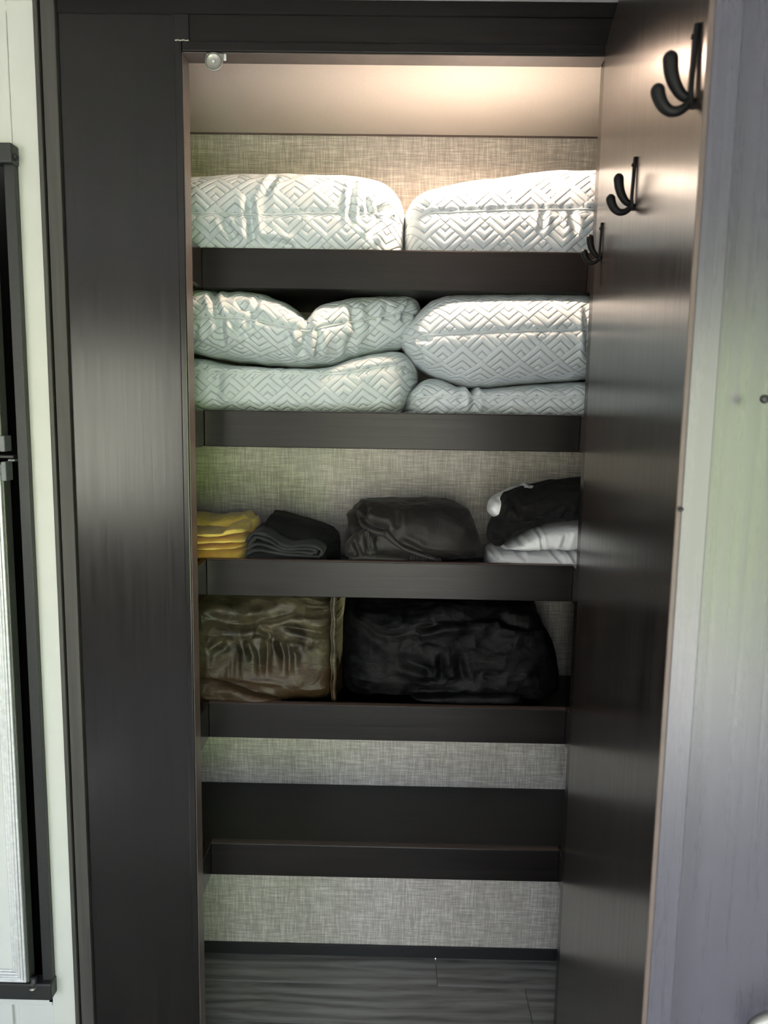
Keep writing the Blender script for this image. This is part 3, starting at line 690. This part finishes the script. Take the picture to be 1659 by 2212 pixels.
# black folded piece behind, grey folded leggings in front
soft('folded_trousers', 'black folded garment leaning up behind the grey folded one', 'clothes', [(545, 1160), (566, 1140), (578, 1116), (600, 1118), (640, 1128), (690, 1142), (715, 1154), (726, 1165), (730, 1190)], SH3 + .002, .190, .16, M_blackc, amp=.003, seed=6, group=LS, yd=.02, sm=2, cr=[(700, 1180, 726, 1172, .006, .004)])
g0, *_ = soft('folded_leggings', 'dark grey folded garment with layered edges, beside the yellow stack', 'clothes', [(528, 1192), (535, 1184), (560, 1187), (600, 1192), (650, 1196), (690, 1197), (704, 1200)], SH3 + .002, .138, .15, M_grey, amp=.002, seed=7, group=LS)
def roll(pts, y0, y1, r, parent, mat, name, n=8):
    P = [at(px, py, (y0)) for px, py in pts]; m = len(P); t = np.linspace(0, m - 1, m * 5); P = np.array(P)
    X = np.interp(t, range(m), P[:, 0]); Z = np.interp(t, range(m), P[:, 2])
    for _ in range(4):
        X[1:-1] = (X[:-2] + 2 * X[1:-1] + X[2:]) / 4; Z[1:-1] = (Z[:-2] + 2 * Z[1:-1] + Z[2:]) / 4
    # cloth layer: thick strip swept along the path and extruded back, with rounded front edge
    tx = np.gradient(X); tz = np.gradient(Z); L = np.hypot(tx, tz) + 1e-9; nx, nz = -tz / L, tx / L
    prof = [(y1, -1), (y0 + .006, -1), (y0 + .0015, -.75), (y0, 0), (y0 + .0015, .75), (y0 + .006, 1), (y1, 1)]
    V = []; rr = r * (1 + .25 * np.sin(t * 2.3))
    for i in range(len(t)):
        for (yy, s) in prof: V.append((X[i] + nx[i] * s * rr[i], yy + .002 * math.sin(t[i] * 1.7), Z[i] + nz[i] * s * rr[i]))
    k = len(prof); F = [[i * k + j, (i + 1) * k + j, (i + 1) * k + (j + 1) % k, i * k + (j + 1) % k] for i in range(len(t) - 1) for j in range(k)]
    F += [list(range(k)), [(len(t) - 1) * k + j for j in range(k)][::-1]]
    return mk(name, V, F, mat, parent, True)
for pts in ([(532, 1172), (538, 1160), (545, 1153), (560, 1152), (580, 1158), (595, 1168), (607, 1177), (625, 1182), (650, 1179), (675, 1180), (692, 1186), (697, 1194), (690, 1202)],
            [(536, 1180), (545, 1166), (552, 1160), (566, 1163), (582, 1170), (598, 1180), (615, 1187), (645, 1186), (670, 1187), (684, 1190), (682, 1196), (674, 1195)],
            [(534, 1188), (546, 1177), (565, 1176), (590, 1184), (615, 1193), (650, 1193), (676, 1198)],
            [(532, 1198), (545, 1190), (565, 1189), (600, 1196), (640, 1200), (690, 1204)]):
    roll(pts, .134, .26, .0032, g0, M_grey, 'fabric_layer')
# charcoal bundle
cb_, *_ = soft('fabric_bundle', 'large charcoal fabric bundle with a gathered elastic edge, mid third shelf', 'bundle',
     [(742, 1165), (748, 1134), (759, 1101), (785, 1089), (850, 1084), (915, 1084), (970, 1090), (1013, 1106), (1028, 1129), (1039, 1172), (1044, 1198)],
     [(742, 1200), (755, 1222), (1030, 1225), (1044, 1205)], .147, .25, M_char, None, seam=[(742, 1185), (800, 1180), (900, 1175), (1000, 1180), (1044, 1200)], yd=.07, ey=.85, ez=.75, amp=.006, freq=(14, 14), seed=8, nu=240, nv=180, endp=4, group=LS,
     cr=[(765, 1142, 812, 1168, .006, .013), (785, 1128, 840, 1140, .006, .012), (758, 1112, 774, 1150, .006, .014), (790, 1100, 782, 1128, .005, .008), (855, 1108, 858, 1140, .006, .005), (862, 1165, 920, 1195, .006, .006), (960, 1105, 1022, 1140, .006, .005), (800, 1160, 800, 1195, .006, .008), (920, 1195, 1000, 1205, .006, .005), (775, 1115, 780, 1130, .004, .006)], ridg=.002, rfreq=(16, 16))
soft('hem_fold', None, None, [(826, 1155), (830, 1147), (838, 1146), (850, 1158), (870, 1178), (900, 1190), (940, 1204), (955, 1212)], [(826, 1162), (835, 1168), (850, 1180), (870, 1192), (900, 1203), (940, 1214), (955, 1215)], .142, .03, M_char, cb_, amp=.001, seed=9, ey=.8, ez=.8, yd=.0)
soft('tucked_fold', None, None, [(745, 1180), (752, 1168), (775, 1152), (797, 1140), (802, 1150), (800, 1175), (820, 1180)], [(745, 1205), (775, 1215), (820, 1205)], .142, .05, M_char, cb_, amp=.004, freq=(40, 40), seed=10, ey=.8, ez=.8, yd=.01, cr=[(765, 1165, 780, 1200, .004, .006), (790, 1150, 798, 1190, .004, .006)])
soft('lower_fold', None, None, [(752, 1205), (770, 1197), (800, 1196), (860, 1202), (890, 1206)], [(752, 1216), (800, 1218), (890, 1218)], .143, .04, M_char, cb_, amp=.002, freq=(50, 50), seed=11, ey=.8, ez=.8, yd=.0)
soft('elastic_edge', None, None, [(885, 1203), (890, 1197), (905, 1197), (930, 1202), (955, 1208)], [(885, 1216), (920, 1218), (955, 1217)], .143, .02, M_char, cb_, amp=.0005, seed=12, ey=.8, ez=.8, yd=.0, nu=220, extra=lambda X, Z, t: .0016 * np.sin(X * 1400), plabel='gathered ribbed elastic edge')
# white sheets, black cloth over them, white crumpled cloth behind
soft('folded_sheet', 'white folded sheet at the bottom right of the third shelf', 'sheet', [(1060, 1208), (1066, 1202), (1080, 1198), (1105, 1193), (1150, 1195), (1200, 1194), (1260, 1193), (1330, 1193), (1345, 1200)], SH3 + .001, .139, .24, M_whitec, amp=.003, seed=13, group=LS, cr=[(1075, 1200, 1078, 1215, .004, .004), (1200, 1197, 1218, 1218, .004, .004), (1236, 1196, 1246, 1216, .004, .005), (1120, 1196, 1140, 1212, .005, .003)])
w2, *_ = soft('folded_sheet', 'white folded sheet lying under the black cloth, third shelf', 'sheet', [(1090, 1192), (1105, 1178), (1125, 1164), (1150, 1150), (1172, 1141), (1210, 1134), (1260, 1129), (1330, 1126), (1345, 1140)], [(1090, 1196), (1105, 1196), (1150, 1196), (1200, 1195), (1260, 1194), (1330, 1194), (1345, 1185)], .143, .22, M_whitec, amp=.003, seed=14, group=LS, cr=[(1166, 1146, 1172, 1190, .003, .004), (1222, 1152, 1208, 1190, .004, .004), (1232, 1150, 1216, 1190, .004, .003), (1125, 1168, 1132, 1180, .005, .003)])
soft('black_cloth', 'black crumpled cloth draped over the white sheets beside the open door', 'cloth',
     [(1060, 1168), (1064, 1148), (1072, 1132), (1083, 1119), (1090, 1108), (1093, 1074), (1121, 1065), (1155, 1060), (1197, 1047), (1255, 1037), (1320, 1030), (1345, 1045)],
     [(1060, 1172), (1068, 1184), (1077, 1194), (1092, 1193), (1113, 1172), (1138, 1155), (1172, 1142), (1210, 1135), (1251, 1131), (1320, 1128), (1345, 1120)], .128, .16, M_blackc, None, yd=.03, ey=.8, ez=.8, amp=.005, freq=(18, 18), seed=15, nu=200, nv=150, group=LS, sm=2, ridg=.003, rfreq=(12, 26),
     cr=[(1105, 1080, 1125, 1115, .005, .006), (1120, 1110, 1180, 1125, .005, .006), (1215, 1120, 1228, 1100, .006, .007), (1090, 1130, 1170, 1130, .005, .005), (1075, 1150, 1095, 1175, .005, .006)])
soft('crumpled_cloth', 'small white crumpled cloth peeking out behind the black cloth', 'cloth',
     [(1058, 1110), (1062, 1094), (1073, 1079), (1090, 1068), (1110, 1058), (1130, 1051), (1150, 1049), (1175, 1051), (1200, 1060)], [(1061, 1112), (1068, 1120), (1079, 1126), (1110, 1112), (1150, 1105), (1200, 1105)], .185, .12, M_whitec, None, yd=.02, ey=.8, ez=.8, amp=.003, seed=16, group=LS, sm=2, cr=[(1082, 1078, 1076, 1110, .005, .006), (1092, 1092, 1100, 1108, .005, .006), (1130, 1052, 1140, 1060, .004, .005)])

# ---- fourth shelf: plush blankets
BL = 'plush blankets on the fourth shelf'
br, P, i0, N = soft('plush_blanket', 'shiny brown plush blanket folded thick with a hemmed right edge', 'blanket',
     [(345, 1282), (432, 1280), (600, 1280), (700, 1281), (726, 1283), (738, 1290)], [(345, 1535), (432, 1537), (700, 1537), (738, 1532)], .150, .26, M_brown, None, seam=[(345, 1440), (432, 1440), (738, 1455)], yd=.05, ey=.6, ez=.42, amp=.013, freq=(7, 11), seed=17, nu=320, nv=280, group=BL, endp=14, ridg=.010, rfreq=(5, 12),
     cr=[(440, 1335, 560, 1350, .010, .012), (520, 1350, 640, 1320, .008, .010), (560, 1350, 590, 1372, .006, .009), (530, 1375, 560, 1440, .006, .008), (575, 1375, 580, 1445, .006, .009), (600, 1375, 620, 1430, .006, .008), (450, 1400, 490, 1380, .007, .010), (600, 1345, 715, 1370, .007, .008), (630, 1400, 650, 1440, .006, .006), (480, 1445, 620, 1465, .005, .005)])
pts = [at(722 + 1.2 * math.sin(k * .9), 1275 + k * 8.2, .146 - .006 * math.sin(k / 29 * math.pi)) for k in range(30)]
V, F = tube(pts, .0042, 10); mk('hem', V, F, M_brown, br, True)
pts = [at(716 + 1.2 * math.sin(k * .9 + 1), 1275 + k * 8.2, .142 - .006 * math.sin(k / 29 * math.pi)) for k in range(30)]
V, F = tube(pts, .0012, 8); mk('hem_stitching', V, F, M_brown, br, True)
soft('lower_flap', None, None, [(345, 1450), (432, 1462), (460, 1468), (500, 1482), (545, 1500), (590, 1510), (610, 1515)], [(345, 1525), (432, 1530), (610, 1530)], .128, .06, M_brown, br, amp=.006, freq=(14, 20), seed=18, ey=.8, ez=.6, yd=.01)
bb, *_ = soft('plush_blanket', 'black plush blanket folded thick beside the brown one', 'blanket',
     [(736, 1345), (746, 1318), (765, 1308), (800, 1302), (850, 1296), (900, 1293), (1000, 1294), (1090, 1300), (1140, 1310), (1165, 1325), (1180, 1352), (1195, 1395), (1208, 1425), (1214, 1445), (1218, 1480)], [(736, 1533), (1000, 1537), (1200, 1540), (1218, 1535)], .142, .27, M_bplush, None, yd=.06, ey=.7, ez=.55, amp=.012, freq=(9, 11), seed=19, nu=320, nv=240, group=BL, endp=7, ridg=.006, rfreq=(8, 15),
     cr=[(900, 1360, 1000, 1330, .008, .008), (960, 1350, 1080, 1325, .008, .008), (860, 1420, 940, 1450, .010, .010), (950, 1420, 955, 1470, .007, .008), (990, 1420, 1000, 1470, .007, .008), (1080, 1340, 1160, 1360, .008, .008)])
soft('lower_flap', None, None, [(890, 1512), (930, 1508), (1000, 1502), (1060, 1502), (1110, 1501), (1128, 1506), (1132, 1518)], [(890, 1516), (1000, 1526), (1132, 1528)], .130, .05, M_bplush, bb, amp=.003, freq=(20, 20), seed=20, ey=.8, ez=.7, yd=.0)
